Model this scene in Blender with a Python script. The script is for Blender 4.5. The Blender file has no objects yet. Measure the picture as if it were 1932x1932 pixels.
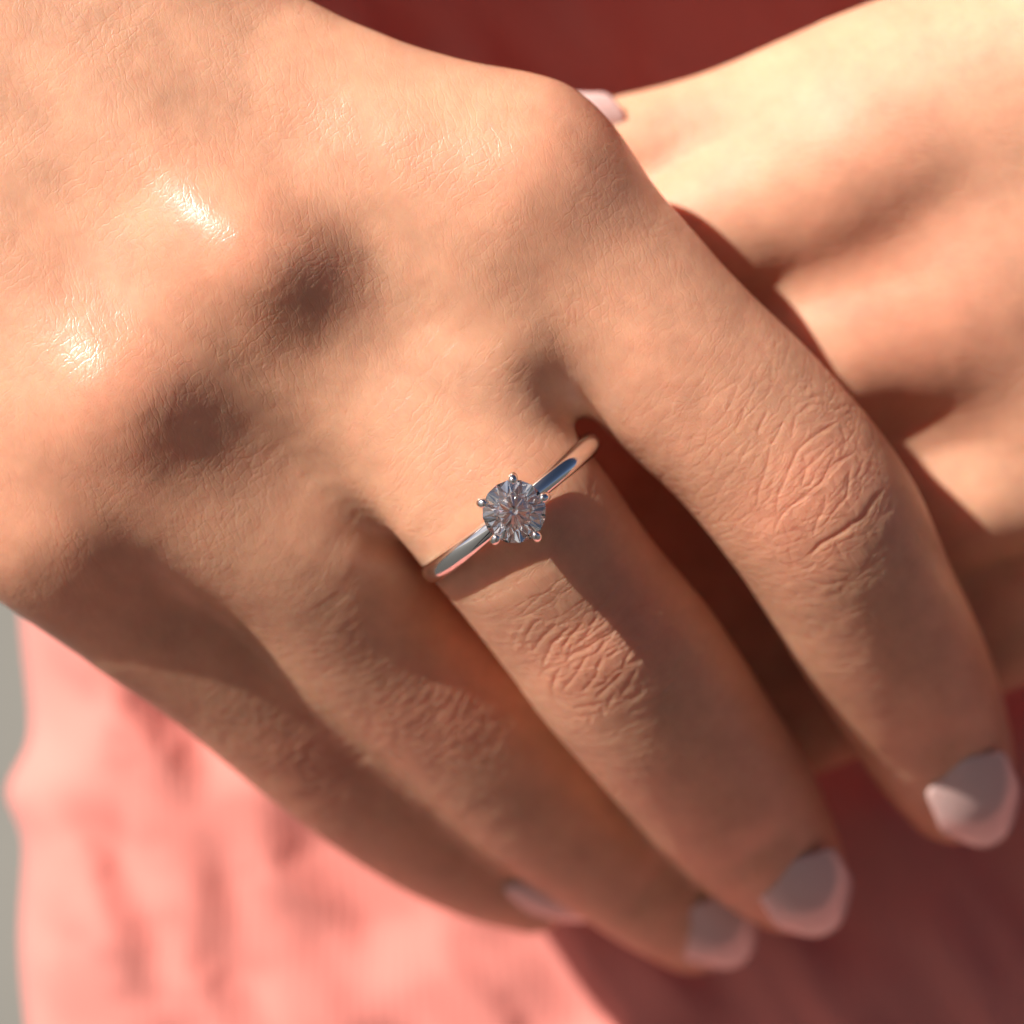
import bpy, math, random
import numpy as np
from mathutils import Matrix, Vector

random.seed(7)
rng = np.random.default_rng(7)
S = bpy.context.scene

# ------------------------------------------------------------------ camera, sky, sun
PITCH = math.radians(15.0)
D = 220.0                                  # millimetres from the lens to the plane of the ring
FRAME = 85.1                               # millimetres across the frame at that plane
FOCUS = Vector((0.0, 0.0, 1.02))           # where the hands are held, metres above the pavement
AX = Vector((1, 0, 0))
AY = Vector((0, math.sin(PITCH), math.cos(PITCH)))
AZ = Vector((0, -math.cos(PITCH), math.sin(PITCH)))
M = Matrix(((AX.x, AY.x, AZ.x, FOCUS.x), (AX.y, AY.y, AZ.y, FOCUS.y), (AX.z, AY.z, AZ.z, FOCUS.z), (0, 0, 0, 1)))

cam_d = bpy.data.cameras.new("camera")
cam = bpy.data.objects.new("camera", cam_d)
S.collection.objects.link(cam)
cam.matrix_world = M @ Matrix.Translation((0, 0, D * 0.001))
cam_d.sensor_width = 36
cam_d.lens = 36 * D / FRAME
cam_d.clip_start = 0.005
cam_d.clip_end = 500
cam_d.dof.use_dof = True
cam_d.dof.focus_distance = (D - 1.0) * 0.001
cam_d.dof.aperture_fstop = 13.0
S.camera = cam

SUN_VIEW = Vector((-0.635, 0.538, 0.56)).normalized()     # towards the sun, in the hands' frame
sun_dir = (M.to_3x3() @ SUN_VIEW).normalized()
sun_d = bpy.data.lights.new("sun", 'SUN')
sun_d.energy = 5.0
sun_d.angle = math.radians(0.5)
sun_d.color = (1.0, 0.975, 0.92)
sun = bpy.data.objects.new("sun", sun_d)
S.collection.objects.link(sun)
sun.rotation_euler = sun_dir.to_track_quat('Z', 'Y').to_euler()
sun.location = (0, 0, 5)

W = bpy.data.worlds.new("World")
S.world = W
W.use_nodes = True
wn = W.node_tree
sky = wn.nodes.new('ShaderNodeTexSky')
sky.sky_type = 'NISHITA'
sky.sun_disc = False
sky.air_density = 0.35
sky.dust_density = 1.5
sky.ozone_density = 0.0
sky.sun_elevation = math.asin(sun_dir.z)
sky.sun_rotation = math.atan2(sun_dir.x, sun_dir.y)
wn.links.new(sky.outputs[0], wn.nodes['Background'].inputs[0])
wn.nodes['Background'].inputs[1].default_value = 0.05

S.view_settings.view_transform = 'Standard'
S.view_settings.look = 'None'
S.view_settings.exposure = 0.72
S.view_settings.gamma = 1
S.render.engine = 'CYCLES'
S.cycles.max_bounces = 20
S.cycles.diffuse_bounces = 6
S.cycles.glossy_bounces = 8
S.cycles.transmission_bounces = 18
S.cycles.use_denoising = True
S.cycles.use_adaptive_sampling = True
S.cycles.adaptive_threshold = 0.02

# ------------------------------------------------------------------ small tools
MM = 0.001


def P(dx, dy, z):
    """a point in millimetres at depth z"""
    k = (D - z) / D
    return np.array([(dx - 966.0) / 22.7 * k, (966.0 - dy) / 22.7 * k, z])


def smoothstep(a, b, x):
    t = np.clip((x - a) / (b - a), 0, 1)
    return t * t * (3 - 2 * t)


def smin(a, b, k):
    h = np.maximum(k - np.abs(a - b), 0.0) / k
    return np.minimum(a, b) - h * h * k * 0.25


def hash2(ix, iy, s):
    v = np.sin(ix * 127.1 + iy * 311.7 + s * 74.7) * 43758.5453
    return v - np.floor(v)


def vnoise(x, y, s=0.0):
    ix, iy = np.floor(x), np.floor(y)
    fx, fy = x - ix, y - iy
    fx = fx * fx * (3 - 2 * fx)
    fy = fy * fy * (3 - 2 * fy)
    a, b = hash2(ix, iy, s), hash2(ix + 1, iy, s)
    c, d = hash2(ix, iy + 1, s), hash2(ix + 1, iy + 1, s)
    return (a + (b - a) * fx) * (1 - fy) + (c + (d - c) * fx) * fy


def fbm(x, y, s=0.0, n=3):
    r, a = 0.0, 0.5
    for i in range(n):
        r = r + a * vnoise(x, y, s + i * 3.1)
        x, y, a = x * 2.03 + 11.3, y * 2.03 + 5.7, a * 0.5
    return r


def voro(x, y, s=0.0):
    """F2 - F1 of jittered cells: 0 on the cell borders"""
    ix, iy = np.floor(x), np.floor(y)
    f1 = np.full(x.shape, 9.0)
    f2 = np.full(x.shape, 9.0)
    for i in (-1, 0, 1):
        for j in (-1, 0, 1):
            cx, cy = ix + i, iy + j
            px = cx + 0.12 + 0.76 * hash2(cx, cy, s)
            py = cy + 0.12 + 0.76 * hash2(cx, cy, s + 17.0)
            d = np.sqrt((x - px) ** 2 + (y - py) ** 2)
            n1 = np.minimum(f1, d)
            f2 = np.minimum(np.maximum(f1, d), f2)
            f1 = n1
    return f2 - f1


def spline(pts, n=4):
    """pts rows = x, y, z, r"""
    p = np.array(pts, float)
    p = np.vstack([2 * p[0] - p[1], p, 2 * p[-1] - p[-2]])
    out = []
    for i in range(1, len(p) - 2):
        for t in np.linspace(0, 1, n, endpoint=False):
            a, b, c, d = p[i - 1], p[i], p[i + 1], p[i + 2]
            out.append(0.5 * (2 * b + (c - a) * t + (2 * a - 5 * b + 4 * c - d) * t * t + (3 * b - a - 3 * c + d) * t ** 3))
    out.append(p[-2])
    return np.array(out)


def chain(rows, n=4):
    return spline([list(P(x, y, z)) + [r * (D - z) / D] for x, y, z, r in rows], n)


def tube(p, ch, cull=None):
    """distance field of a tapering tube"""
    d = np.full(p.shape[0], 30.0)
    for a, b in zip(ch[:-1], ch[1:]):
        if cull is not None:
            lo = np.minimum(a[:3], b[:3]) - max(a[3], b[3]) - cull
            hi = np.maximum(a[:3], b[:3]) + max(a[3], b[3]) + cull
            idx = np.nonzero(np.all((p > lo) & (p < hi), axis=1))[0]
            if idx.size == 0:
                continue
            q = p[idx]
        else:
            idx, q = slice(None), p
        ab = b[:3] - a[:3]
        t = np.clip(((q - a[:3]) @ ab) / (ab @ ab), 0, 1)
        dd = np.linalg.norm(q - a[:3] - t[:, None] * ab, axis=1) - (a[3] + (b[3] - a[3]) * t)
        d[idx] = np.minimum(d[idx], dd)
    return d


def surface_nets(f, org, h):
    nx, ny, nz = f.shape
    ins = f < 0
    c = np.zeros((nx - 1, ny - 1, nz - 1), np.int8)
    for i in (0, 1):
        for j in (0, 1):
            for k in (0, 1):
                c += ins[i:nx - 1 + i, j:ny - 1 + j, k:nz - 1 + k]
    act = np.argwhere((c > 0) & (c < 8))
    vid = np.full(c.shape, -1, np.int64)
    vid[tuple(act.T)] = np.arange(len(act))
    acc = np.zeros((len(act), 3))
    cnt = np.zeros(len(act))
    corners = [(i, j, k) for i in (0, 1) for j in (0, 1) for k in (0, 1)]
    for a in corners:
        for b in corners:
            if sum(abs(np.subtract(a, b))) == 1 and a < b:
                fa = f[tuple((act + a).T)]
                fb = f[tuple((act + b).T)]
                m = (fa < 0) != (fb < 0)
                t = fa[m] / (fa[m] - fb[m])
                acc[m] += np.array(a) + t[:, None] * (np.array(b) - np.array(a))
                cnt[m] += 1
    v = (act + acc / cnt[:, None]) * h + org
    quads = []
    for ax in range(3):
        o1, o2 = [(1, 2), (2, 0), (0, 1)][ax]
        e = np.zeros(3, int)
        e[ax] = 1
        sl_a = [slice(None)] * 3
        sl_b = [slice(None)] * 3
        sl_a[ax] = slice(0, -1)
        sl_b[ax] = slice(1, None)
        diff = ins[tuple(sl_a)] != ins[tuple(sl_b)]
        idx = np.argwhere(diff)
        ok = (idx[:, o1] > 0) & (idx[:, o2] > 0) & (idx[:, o1] < f.shape[o1] - 1) & (idx[:, o2] < f.shape[o2] - 1)
        idx = idx[ok]
        d1 = np.zeros(3, int)
        d1[o1] = 1
        d2 = np.zeros(3, int)
        d2[o2] = 1
        q = np.stack([vid[tuple((idx - d1 - d2).T)], vid[tuple((idx - d2).T)], vid[tuple(idx.T)], vid[tuple((idx - d1).T)]], 1)
        flip = ~ins[tuple(idx.T)]
        q[flip] = q[flip][:, ::-1]
        quads.append(q[(q >= 0).all(1)])
    return v, np.vstack(quads)


def mesh_np(name, v, q):
    me = bpy.data.meshes.new(name)
    n, m, k = len(v), len(q), q.shape[1]
    me.vertices.add(n)
    me.vertices.foreach_set('co', np.asarray(v, np.float32).ravel())
    me.loops.add(m * k)
    me.loops.foreach_set('vertex_index', np.asarray(q, np.int32).ravel())
    me.polygons.add(m)
    me.polygons.foreach_set('loop_start', np.arange(0, m * k, k, dtype=np.int32))
    me.update(calc_edges=True)
    me.validate()
    me.shade_smooth()
    return me


def coords(me):
    a = np.empty(len(me.vertices) * 3, np.float32)
    me.vertices.foreach_get('co', a)
    return a.reshape(-1, 3).astype(float)


def normals(me):
    a = np.empty(len(me.vertices) * 3, np.float32)
    me.vertex_normals.foreach_get('vector', a)
    return a.reshape(-1, 3).astype(float)


def subdivided(me, levels):
    o = bpy.data.objects.new("tmp", me)
    S.collection.objects.link(o)
    m = o.modifiers.new("s", 'SUBSURF')
    m.levels = levels
    dg = bpy.context.evaluated_depsgraph_get()
    out = bpy.data.meshes.new_from_object(o.evaluated_get(dg))
    bpy.data.objects.remove(o)
    bpy.data.meshes.remove(me)
    return out


def set_attr(me, name, kind, arr):
    at = me.attributes.new(name, kind, 'POINT')
    key = {'FLOAT_VECTOR': 'vector', 'FLOAT': 'value', 'FLOAT_COLOR': 'color'}[kind]
    at.data.foreach_set(key, np.asarray(arr, np.float32).ravel())


def link(name, me, mat, parent=None, mw=None):
    o = bpy.data.objects.new(name, me)
    S.collection.objects.link(o)
    if mat:
        me.materials.clear()
        me.materials.append(mat)
    if parent:
        o.parent = parent
    else:
        o.matrix_world = M if mw is None else mw
    return o


def tag(o, label, cat=None, group=None, kind=None):
    if label:
        o['label'] = label
    if cat:
        o['category'] = cat
    if group:
        o['group'] = group
    if kind:
        o['kind'] = kind
    return o


# ------------------------------------------------------------------ materials
class N:
    def __init__(self, name):
        self.m = bpy.data.materials.new(name)
        self.m.use_nodes = True
        self.t = self.m.node_tree
        self.b = self.t.nodes['Principled BSDF']

    def n(self, typ, **kw):
        nd = self.t.nodes.new(typ)
        for k, v in kw.items():
            if k.startswith('_'):
                nd.inputs[k[1:].replace('_', ' ')].default_value = v
            else:
                setattr(nd, k, v)
        return nd

    def l(self, a, b):
        self.t.links.new(a, b)

    def math(self, op, a, b=None, clamp=False):
        nd = self.n('ShaderNodeMath', operation=op, use_clamp=clamp)
        for i, x in enumerate((a, b)):
            if x is None:
                continue
            if isinstance(x, (int, float)):
                nd.inputs[i].default_value = x
            else:
                self.l(x, nd.inputs[i])
        return nd.outputs[0]

    def scale(self, vec, s):
        nd = self.n('ShaderNodeVectorMath', operation='MULTIPLY')
        self.l(vec, nd.inputs[0])
        nd.inputs[1].default_value = s
        return nd.outputs[0]


def skin_material():
    k = N("skin")
    fuv = k.n('ShaderNodeAttribute', attribute_name='finger_uv').outputs['Vector']
    uv = k.n('ShaderNodeAttribute', attribute_name='back_uv').outputs['Vector']
    fw = k.n('ShaderNodeAttribute', attribute_name='finger_weight').outputs['Fac']
    wet = k.n('ShaderNodeAttribute', attribute_name='relief').outputs['Fac']
    tone = k.n('ShaderNodeAttribute', attribute_name='tone').outputs['Color']

    # warp the millimetre coordinates so that creases wander
    def warped(c):
        nz = k.n('ShaderNodeTexNoise', _Scale=0.7, _Detail=3.0)
        k.l(c, nz.inputs['Vector'])
        sub = k.n('ShaderNodeVectorMath', operation='SUBTRACT')
        k.l(nz.outputs['Color'], sub.inputs[0])
        sub.inputs[1].default_value = (0.5, 0.5, 0.5)
        wv = k.n('ShaderNodeVectorMath', operation='MULTIPLY_ADD')
        k.l(sub.outputs[0], wv.inputs[0])
        wv.inputs[1].default_value = (1.2, 1.2, 0)
        k.l(c, wv.inputs[2])
        return wv.outputs[0]

    def cells(w, sc, width):
        v = k.n('ShaderNodeTexVoronoi', feature='DISTANCE_TO_EDGE', voronoi_dimensions='2D', _Scale=1.0, _Randomness=1.0)
        k.l(k.scale(w, sc), v.inputs['Vector'])
        r = k.n('ShaderNodeMapRange', interpolation_type='SMOOTHSTEP')
        k.l(v.outputs['Distance'], r.inputs[0])
        r.inputs[1].default_value = 0.0
        r.inputs[2].default_value = width
        return r.outputs[0]

    def turned(c, deg):
        r = k.n('ShaderNodeVectorRotate', rotation_type='Z_AXIS')
        k.l(c, r.inputs['Vector'])
        r.inputs['Angle'].default_value = math.radians(deg)
        return r.outputs[0]

    def patchy(c, sc, lo, hi):
        n = k.n('ShaderNodeTexNoise', _Scale=sc, _Detail=2.0)
        k.l(c, n.inputs['Vector'])
        r = k.n('ShaderNodeMapRange', interpolation_type='SMOOTHSTEP')
        k.l(n.outputs['Fac'], r.inputs[0])
        r.inputs[1].default_value = lo
        r.inputs[2].default_value = hi
        return r.outputs[0]

    def height(c, deg1, deg2):
        w = warped(c)
        a1 = k.math('MULTIPLY', cells(turned(w, deg1), (0.26, 1.5, 1), 0.16), patchy(c, 0.16, 0.25, 0.6))
        a2 = k.math('MULTIPLY', cells(turned(w, deg2), (0.34, 1.25, 1), 0.14), patchy(turned(c, 77), 0.13, 0.35, 0.65))
        a3 = cells(turned(w, deg1 + 20), (2.0, 3.4, 1), 0.28)
        return k.math('ADD', k.math('ADD', k.math('MULTIPLY', a1, 0.55), k.math('MULTIPLY', a2, 0.5)), k.math('MULTIPLY', a3, 0.22))
    hf = height(fuv, 98, 38)
    hb = height(uv, 26, -86)
    mixh = k.n('ShaderNodeMix')
    k.l(fw, mixh.inputs[0])
    k.l(hb, mixh.inputs[2])
    k.l(hf, mixh.inputs[3])
    fine = k.n('ShaderNodeTexNoise', _Scale=5.0, _Detail=4.0)
    k.l(uv, fine.inputs['Vector'])
    h = k.math('ADD', mixh.outputs[0], k.math('MULTIPLY', fine.outputs['Fac'], 0.2))
    bump = k.n('ShaderNodeBump', _Strength=1.0)
    bump.inputs['Distance'].default_value = 0.000028
    k.l(k.math('MULTIPLY', h, wet), bump.inputs['Height'])
    k.l(bump.outputs[0], k.b.inputs['Normal'])
    # colour: tone varies slowly, blotches faintly
    bl = k.n('ShaderNodeTexNoise', _Scale=0.22, _Detail=5.0, _Roughness=0.65)
    k.l(uv, bl.inputs['Vector'])
    mr = k.n('ShaderNodeMapRange')
    k.l(bl.outputs['Fac'], mr.inputs[0])
    mr.inputs[1].default_value = 0.3
    mr.inputs[2].default_value = 0.7
    mr.inputs[3].default_value = 0.86
    mr.inputs[4].default_value = 1.10
    mx = k.n('ShaderNodeVectorMath', operation='SCALE')
    k.l(tone, mx.inputs[0])
    k.l(mr.outputs[0], mx.inputs['Scale'])
    n2 = k.n('ShaderNodeTexNoise', _Scale=0.55, _Detail=6.0, _Roughness=0.7)
    k.l(turned(uv, 33), n2.inputs['Vector'])
    m2 = k.n('ShaderNodeMapRange', interpolation_type='SMOOTHSTEP')
    k.l(n2.outputs['Fac'], m2.inputs[0])
    m2.inputs[1].default_value = 0.42
    m2.inputs[2].default_value = 0.68
    blush = k.n('ShaderNodeMix', data_type='RGBA', blend_type='MULTIPLY')
    k.l(k.math('MULTIPLY', m2.outputs[0], 0.35), blush.inputs['Factor'])
    k.l(mx.outputs[0], blush.inputs[6])
    blush.inputs[7].default_value = (1.0, 0.84, 0.84, 1)
    k.l(blush.outputs[2], k.b.inputs['Base Color'])
    k.b.inputs['Subsurface Weight'].default_value = 0.6
    k.b.inputs['Subsurface Radius'].default_value = (1.0, 0.32, 0.16)
    k.b.inputs['Subsurface Scale'].default_value = 0.0038
    rr = k.n('ShaderNodeMapRange')
    k.l(fine.outputs['Fac'], rr.inputs[0])
    rr.inputs[3].default_value = 0.34
    rr.inputs[4].default_value = 0.52
    dull = k.n('ShaderNodeAttribute', attribute_name='dull').outputs['Fac']
    k.l(k.math('ADD', rr.outputs[0], dull), k.b.inputs['Roughness'])
    k.b.inputs['Specular IOR Level'].default_value = 0.42
    return k.m


def nail_material():
    k = N("fingernail")
    t = k.n('ShaderNodeAttribute', attribute_name='tip').outputs['Fac']
    mix = k.n('ShaderNodeMix', data_type='RGBA')
    k.l(t, mix.inputs['Factor'])
    mix.inputs[6].default_value = (0.66, 0.43, 0.39, 1)
    mix.inputs[7].default_value = (0.74, 0.60, 0.55, 1)
    k.l(mix.outputs[2], k.b.inputs['Base Color'])
    k.b.inputs['Roughness'].default_value = 0.16
    k.b.inputs['Coat Weight'].default_value = 0.4
    k.b.inputs['Coat Roughness'].default_value = 0.12
    k.b.inputs['Subsurface Weight'].default_value = 0.2
    k.b.inputs['Subsurface Radius'].default_value = (1.0, 0.5, 0.4)
    k.b.inputs['Subsurface Scale'].default_value = 0.0012
    return k.m


def metal_material():
    k = N("polished white gold")
    k.b.inputs['Base Color'].default_value = (0.90, 0.885, 0.87, 1)
    k.b.inputs['Metallic'].default_value = 1
    tc = k.n('ShaderNodeTexCoord')
    nz = k.n('ShaderNodeTexNoise', _Scale=900.0, _Detail=3.0)
    k.l(tc.outputs['Object'], nz.inputs['Vector'])
    mr = k.n('ShaderNodeMapRange')
    k.l(nz.outputs['Fac'], mr.inputs[0])
    mr.inputs[3].default_value = 0.05
    mr.inputs[4].default_value = 0.12
    k.l(mr.outputs[0], k.b.inputs['Roughness'])
    return k.m


def diamond_material():
    k = N("diamond")
    out = k.t.nodes['Material Output']
    k.t.nodes.remove(k.b)
    g = k.n('ShaderNodeBsdfGlass', _IOR=2.417, _Roughness=0.0)
    k.l(g.outputs[0], out.inputs['Surface'])
    return k.m


def cloth_material():
    k = N("coral cotton")
    tc = k.n('ShaderNodeTexCoord')
    co = tc.outputs['Object']
    nz = k.n('ShaderNodeTexNoise', _Scale=70.0, _Detail=4.0)
    k.l(co, nz.inputs['Vector'])
    mix = k.n('ShaderNodeMix', data_type='RGBA')
    k.l(nz.outputs['Fac'], mix.inputs['Factor'])
    mix.inputs[6].default_value = (0.60, 0.19, 0.155, 1)
    mix.inputs[7].default_value = (0.66, 0.225, 0.185, 1)
    k.l(mix.outputs[2], k.b.inputs['Base Color'])
    k.b.inputs['Roughness'].default_value = 0.85
    k.b.inputs['Specular IOR Level'].default_value = 0.2
    k.b.inputs['Sheen Weight'].default_value = 0.15
    wv = k.n('ShaderNodeTexNoise', _Scale=1.0, _Detail=2.0)
    k.l(k.scale(co, (2600, 2600, 2600)), wv.inputs['Vector'])
    bump = k.n('ShaderNodeBump', _Strength=0.5)
    bump.inputs['Distance'].default_value = 0.0001
    k.l(wv.outputs['Fac'], bump.inputs['Height'])
    k.l(bump.outputs[0], k.b.inputs['Normal'])
    return k.m


def plain_material(name, a, b, scale, rough):
    k = N(name)
    tc = k.n('ShaderNodeTexCoord')
    nz = k.n('ShaderNodeTexNoise', _Scale=scale, _Detail=6.0)
    k.l(tc.outputs['Object'], nz.inputs['Vector'])
    mix = k.n('ShaderNodeMix', data_type='RGBA')
    k.l(nz.outputs['Fac'], mix.inputs['Factor'])
    mix.inputs[6].default_value = a
    mix.inputs[7].default_value = b
    k.l(mix.outputs[2], k.b.inputs['Base Color'])
    k.b.inputs['Roughness'].default_value = rough
    return k.m


def pavement_material():
    k = N("pavement")
    tc = k.n('ShaderNodeTexCoord')
    nz = k.n('ShaderNodeTexNoise', _Scale=3.0, _Detail=8.0)
    k.l(tc.outputs['Object'], nz.inputs['Vector'])
    mix = k.n('ShaderNodeMix', data_type='RGBA')
    k.l(nz.outputs['Fac'], mix.inputs['Factor'])
    mix.inputs[6].default_value = (0.17, 0.155, 0.13, 1)
    mix.inputs[7].default_value = (0.23, 0.212, 0.182, 1)
    k.l(mix.outputs[2], k.b.inputs['Base Color'])
    k.b.inputs['Roughness'].default_value = 0.9
    return k.m


SKIN, NAIL, METAL, DIAMOND, CLOTH, PAVE = skin_material(), nail_material(), metal_material(), diamond_material(), cloth_material(), pavement_material()

LOW_BOUNCE_GROUND = plain_material("low_bounce_ground", (0.045, 0.043, 0.040, 1), (0.075, 0.070, 0.064, 1), 40.0, 0.9)  # dark ground invented out of view to lower the bounced fill
PLAIN_SKIN = plain_material("plain skin", (0.55, 0.30, 0.19, 1), (0.62, 0.34, 0.22, 1), 30.0, 0.5)
TROUSERS = plain_material("dark trousers", (0.06, 0.055, 0.06, 1), (0.09, 0.08, 0.085, 1), 60.0, 0.85)
HAIR = plain_material("brown hair", (0.05, 0.03, 0.02, 1), (0.09, 0.055, 0.035, 1), 90.0, 0.5)
CREAM = plain_material("cream cotton", (0.52, 0.42, 0.36, 1), (0.60, 0.49, 0.42, 1), 60.0, 0.85)  # shirt of the added figure, pale to bounce fill onto stone and fingers

# ------------------------------------------------------------------ ground
gm = bpy.data.meshes.new("ground")
gm.from_pydata([(-150, -150, 0), (150, -150, 0), (150, 150, 0), (-150, 150, 0)], [], [(0, 1, 2, 3)])
tag(link("ground", gm, LOW_BOUNCE_GROUND, mw=Matrix.Identity(4)), "dark ground reaching to the horizon, invented to cut light bounced onto the hands", kind='structure')
pm = bpy.data.meshes.new("pavement")
pv = [(x, y, z) for z in (-0.02, 0.12) for x, y in ((-60, 0.9), (60, 0.9), (60, 40), (-60, 40))]
pm.from_pydata(pv, [], [(4, 5, 6, 7), (0, 1, 5, 4), (1, 2, 6, 5), (2, 3, 7, 6), (3, 0, 4, 7)])
tag(link("pavement", pm, PAVE, mw=Matrix.Identity(4)), "pale grey pavement blurred far behind the dress", kind='structure')


# ------------------------------------------------------------------ an unseen figure added behind the camera to block sky fill and mirror in the ring
def unseen_photographer():
    pts = {
        'pelvis': (0, -0.62, 0.93, 0.155), 'waist': (0, -0.60, 1.10, 0.135), 'chest': (0, -0.60, 1.28, 0.155), 'neck': (0, -0.59, 1.46, 0.060),
        'chin': (0, -0.555, 1.55, 0.075), 'head': (0, -0.575, 1.63, 0.095), 'crown': (0, -0.60, 1.70, 0.080),
    }
    edges = [('pelvis', 'waist'), ('waist', 'chest'), ('chest', 'neck'), ('neck', 'chin'), ('chin', 'head'), ('head', 'crown')]
    for sd, t in ((-1, 'a'), (1, 'b')):
        pts.update({
            'shoulder' + t: (sd * 0.18, -0.60, 1.38, 0.065), 'elbow' + t: (sd * 0.25, -0.50, 1.12, 0.048), 'wrist' + t: (sd * 0.10, -0.32, 1.08, 0.030),
            'palm' + t: (sd * 0.075, -0.27, 1.08, 0.030), 'hip' + t: (sd * 0.10, -0.62, 0.88, 0.100), 'knee' + t: (sd * 0.12, -0.60, 0.48, 0.060),
            'ankle' + t: (sd * 0.13, -0.63, 0.09, 0.042), 'toe' + t: (sd * 0.15, -0.48, 0.04, 0.035),
        })
        edges += [('chest', 'shoulder' + t), ('shoulder' + t, 'elbow' + t), ('elbow' + t, 'wrist' + t), ('wrist' + t, 'palm' + t),
                  ('pelvis', 'hip' + t), ('hip' + t, 'knee' + t), ('knee' + t, 'ankle' + t), ('ankle' + t, 'toe' + t)]
    keys = list(pts)
    me = bpy.data.meshes.new("unseen_person")
    me.from_pydata([pts[k][:3] for k in keys], [(keys.index(a), keys.index(b)) for a, b in edges], [])
    o = bpy.data.objects.new("unseen_person", me)
    S.collection.objects.link(o)
    sk = o.modifiers.new("skin", 'SKIN')
    for i, k in enumerate(keys):
        d = me.skin_vertices[0].data[i]
        d.radius = (pts[k][3], pts[k][3])
        d.use_root = k == 'pelvis'
    ss = o.modifiers.new("smooth", 'SUBSURF')
    ss.levels = ss.render_levels = 2
    dg = bpy.context.evaluated_depsgraph_get()
    body = bpy.data.meshes.new_from_object(o.evaluated_get(dg))
    bpy.data.objects.remove(o)
    body.name = "unseen_person"
    body.shade_smooth()
    p = link("unseen_person", body, CREAM, mw=Matrix.Identity(4))
    for m in (PLAIN_SKIN, TROUSERS, HAIR):
        body.materials.append(m)
    for f in body.polygons:
        c = f.center
        if c.z > 1.45:
            f.material_index = 3 if (c.z > 1.68 or c.y < -0.60) else 1
        elif c.y > -0.42 and c.z > 0.9:
            f.material_index = 1
        elif c.z < 0.96:
            f.material_index = 2
    tag(p, "unseen figure in cream shirt and dark trousers, added to block sky light", "unseen_person")


unseen_photographer()

# ------------------------------------------------------------------ the dress
def build_dress():
    ys = np.concatenate([np.linspace(-640, -85, 60, endpoint=False), np.linspace(-85, 60, 440, endpoint=False), np.linspace(60, 330, 120)])
    rc = 13.0
    xr = 250.0
    # outline round the body, from the back along the left side, over the front and back again
    cols = [(0, -160, 0), (0, -110, 0), (0, -70, 0), (0, -45, 0), (0, -28, 0.1), (0, -19, 0.3)]
    for t in np.linspace(0, math.pi / 2, 40, endpoint=False):
        cols.append((rc - rc * math.cos(t), -rc + rc * math.sin(t), 0.5 + 0.5 * math.sin(t)))
    for x in np.concatenate([np.linspace(rc, 135, 430, endpoint=False), np.linspace(135, xr + 57 - 40, 50)]):
        cols.append((x, 0, 1))
    for t in np.linspace(0, math.pi / 2, 12)[1:]:
        cols.append((xr + 57 - 40 + 40 * math.sin(t), -40 + 40 * math.cos(t), math.cos(t)))
    cols += [(xr + 57, -110, 0), (xr + 57, -160, 0), (xr + 10, -190, 0), (50, -190, 0)]
    cols = np.array(cols)
    Y, CX = np.meshgrid(ys, cols[:, 0], indexing='ij')
    CZ = np.broadcast_to(cols[:, 1], Y.shape)
    w = np.broadcast_to(cols[:, 2], Y.shape) ** 2
    xl = -54.2 - 2.6 * np.exp(-((Y + 31) / 4.0) ** 2) + 0.7 * np.sin(Y / 6.0)
    xl = xl - 70 * smoothstep(52, 85, Y) - 0.10 * np.maximum(-60 - Y, 0)
    X = xl + CX
    front = -64.0 - 5.0 * smoothstep(-12, 34, Y)
    front = front + 50.0 * smoothstep(57, 88, Y) - 40 * smoothstep(150, 300, Y)  # unseen bodice bulge above the frame, shaped to throw shade on the dress top
    Z = front + CZ
    # gathers: puckers and thin upright ripples
    fx, fy = X, Y
    warp = 3.0 * (fbm(fx / 9.0, fy / 9.0, 3.0) - 0.5)
    puck = fbm((fx + 0.65 * fy) / 5.6 + warp * 0.25, (fy - 0.4 * fx) / 9.5, 5.0, 1) - 0.25
    folds = fbm((fx + 0.35 * fy + warp) / 13.0, fy / 60.0, 9.0, 2) - 0.5
    rip = np.sin((fx + warp * 0.8) * 2 * np.pi / 1.25 + 2.0 * vnoise(fx / 4, fy / 7, 2.0))
    Z = Z + w * (8.0 * puck + 2.4 * folds + 0.03 * rip * (0.4 + vnoise(fx / 6, fy / 6, 8.0)))
    v = np.stack([X, Y, Z], -1).reshape(-1, 3) * MM
    n0, n1 = Y.shape
    i = np.arange(n0 - 1)[:, None] * n1
    j = np.arange(n1)[None, :]
    j2 = (j + 1) % n1
    q = np.stack([i + j, i + j2, i + n1 + j2, i + n1 + j], -1).reshape(-1, 4)[:, ::-1]
    me = mesh_np("dress", v, q)
    o = link("dress", me, CLOTH)
    tag(o, "coral pink gathered cotton dress behind the two hands, in shade at the top", "dress")
    return o


build_dress()

# ------------------------------------------------------------------ hands
def grad_step(f, v, n=2):
    e = 0.05
    for _ in range(n):
        d = f(v)
        g = np.stack([f(v + np.eye(3)[i] * e) - f(v - np.eye(3)[i] * e) for i in range(3)], 1) / (2 * e)
        gg = (g * g).sum(1) + 1e-3
        v = v - np.clip(d / gg, -1, 1)[:, None] * g
    return v


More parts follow.
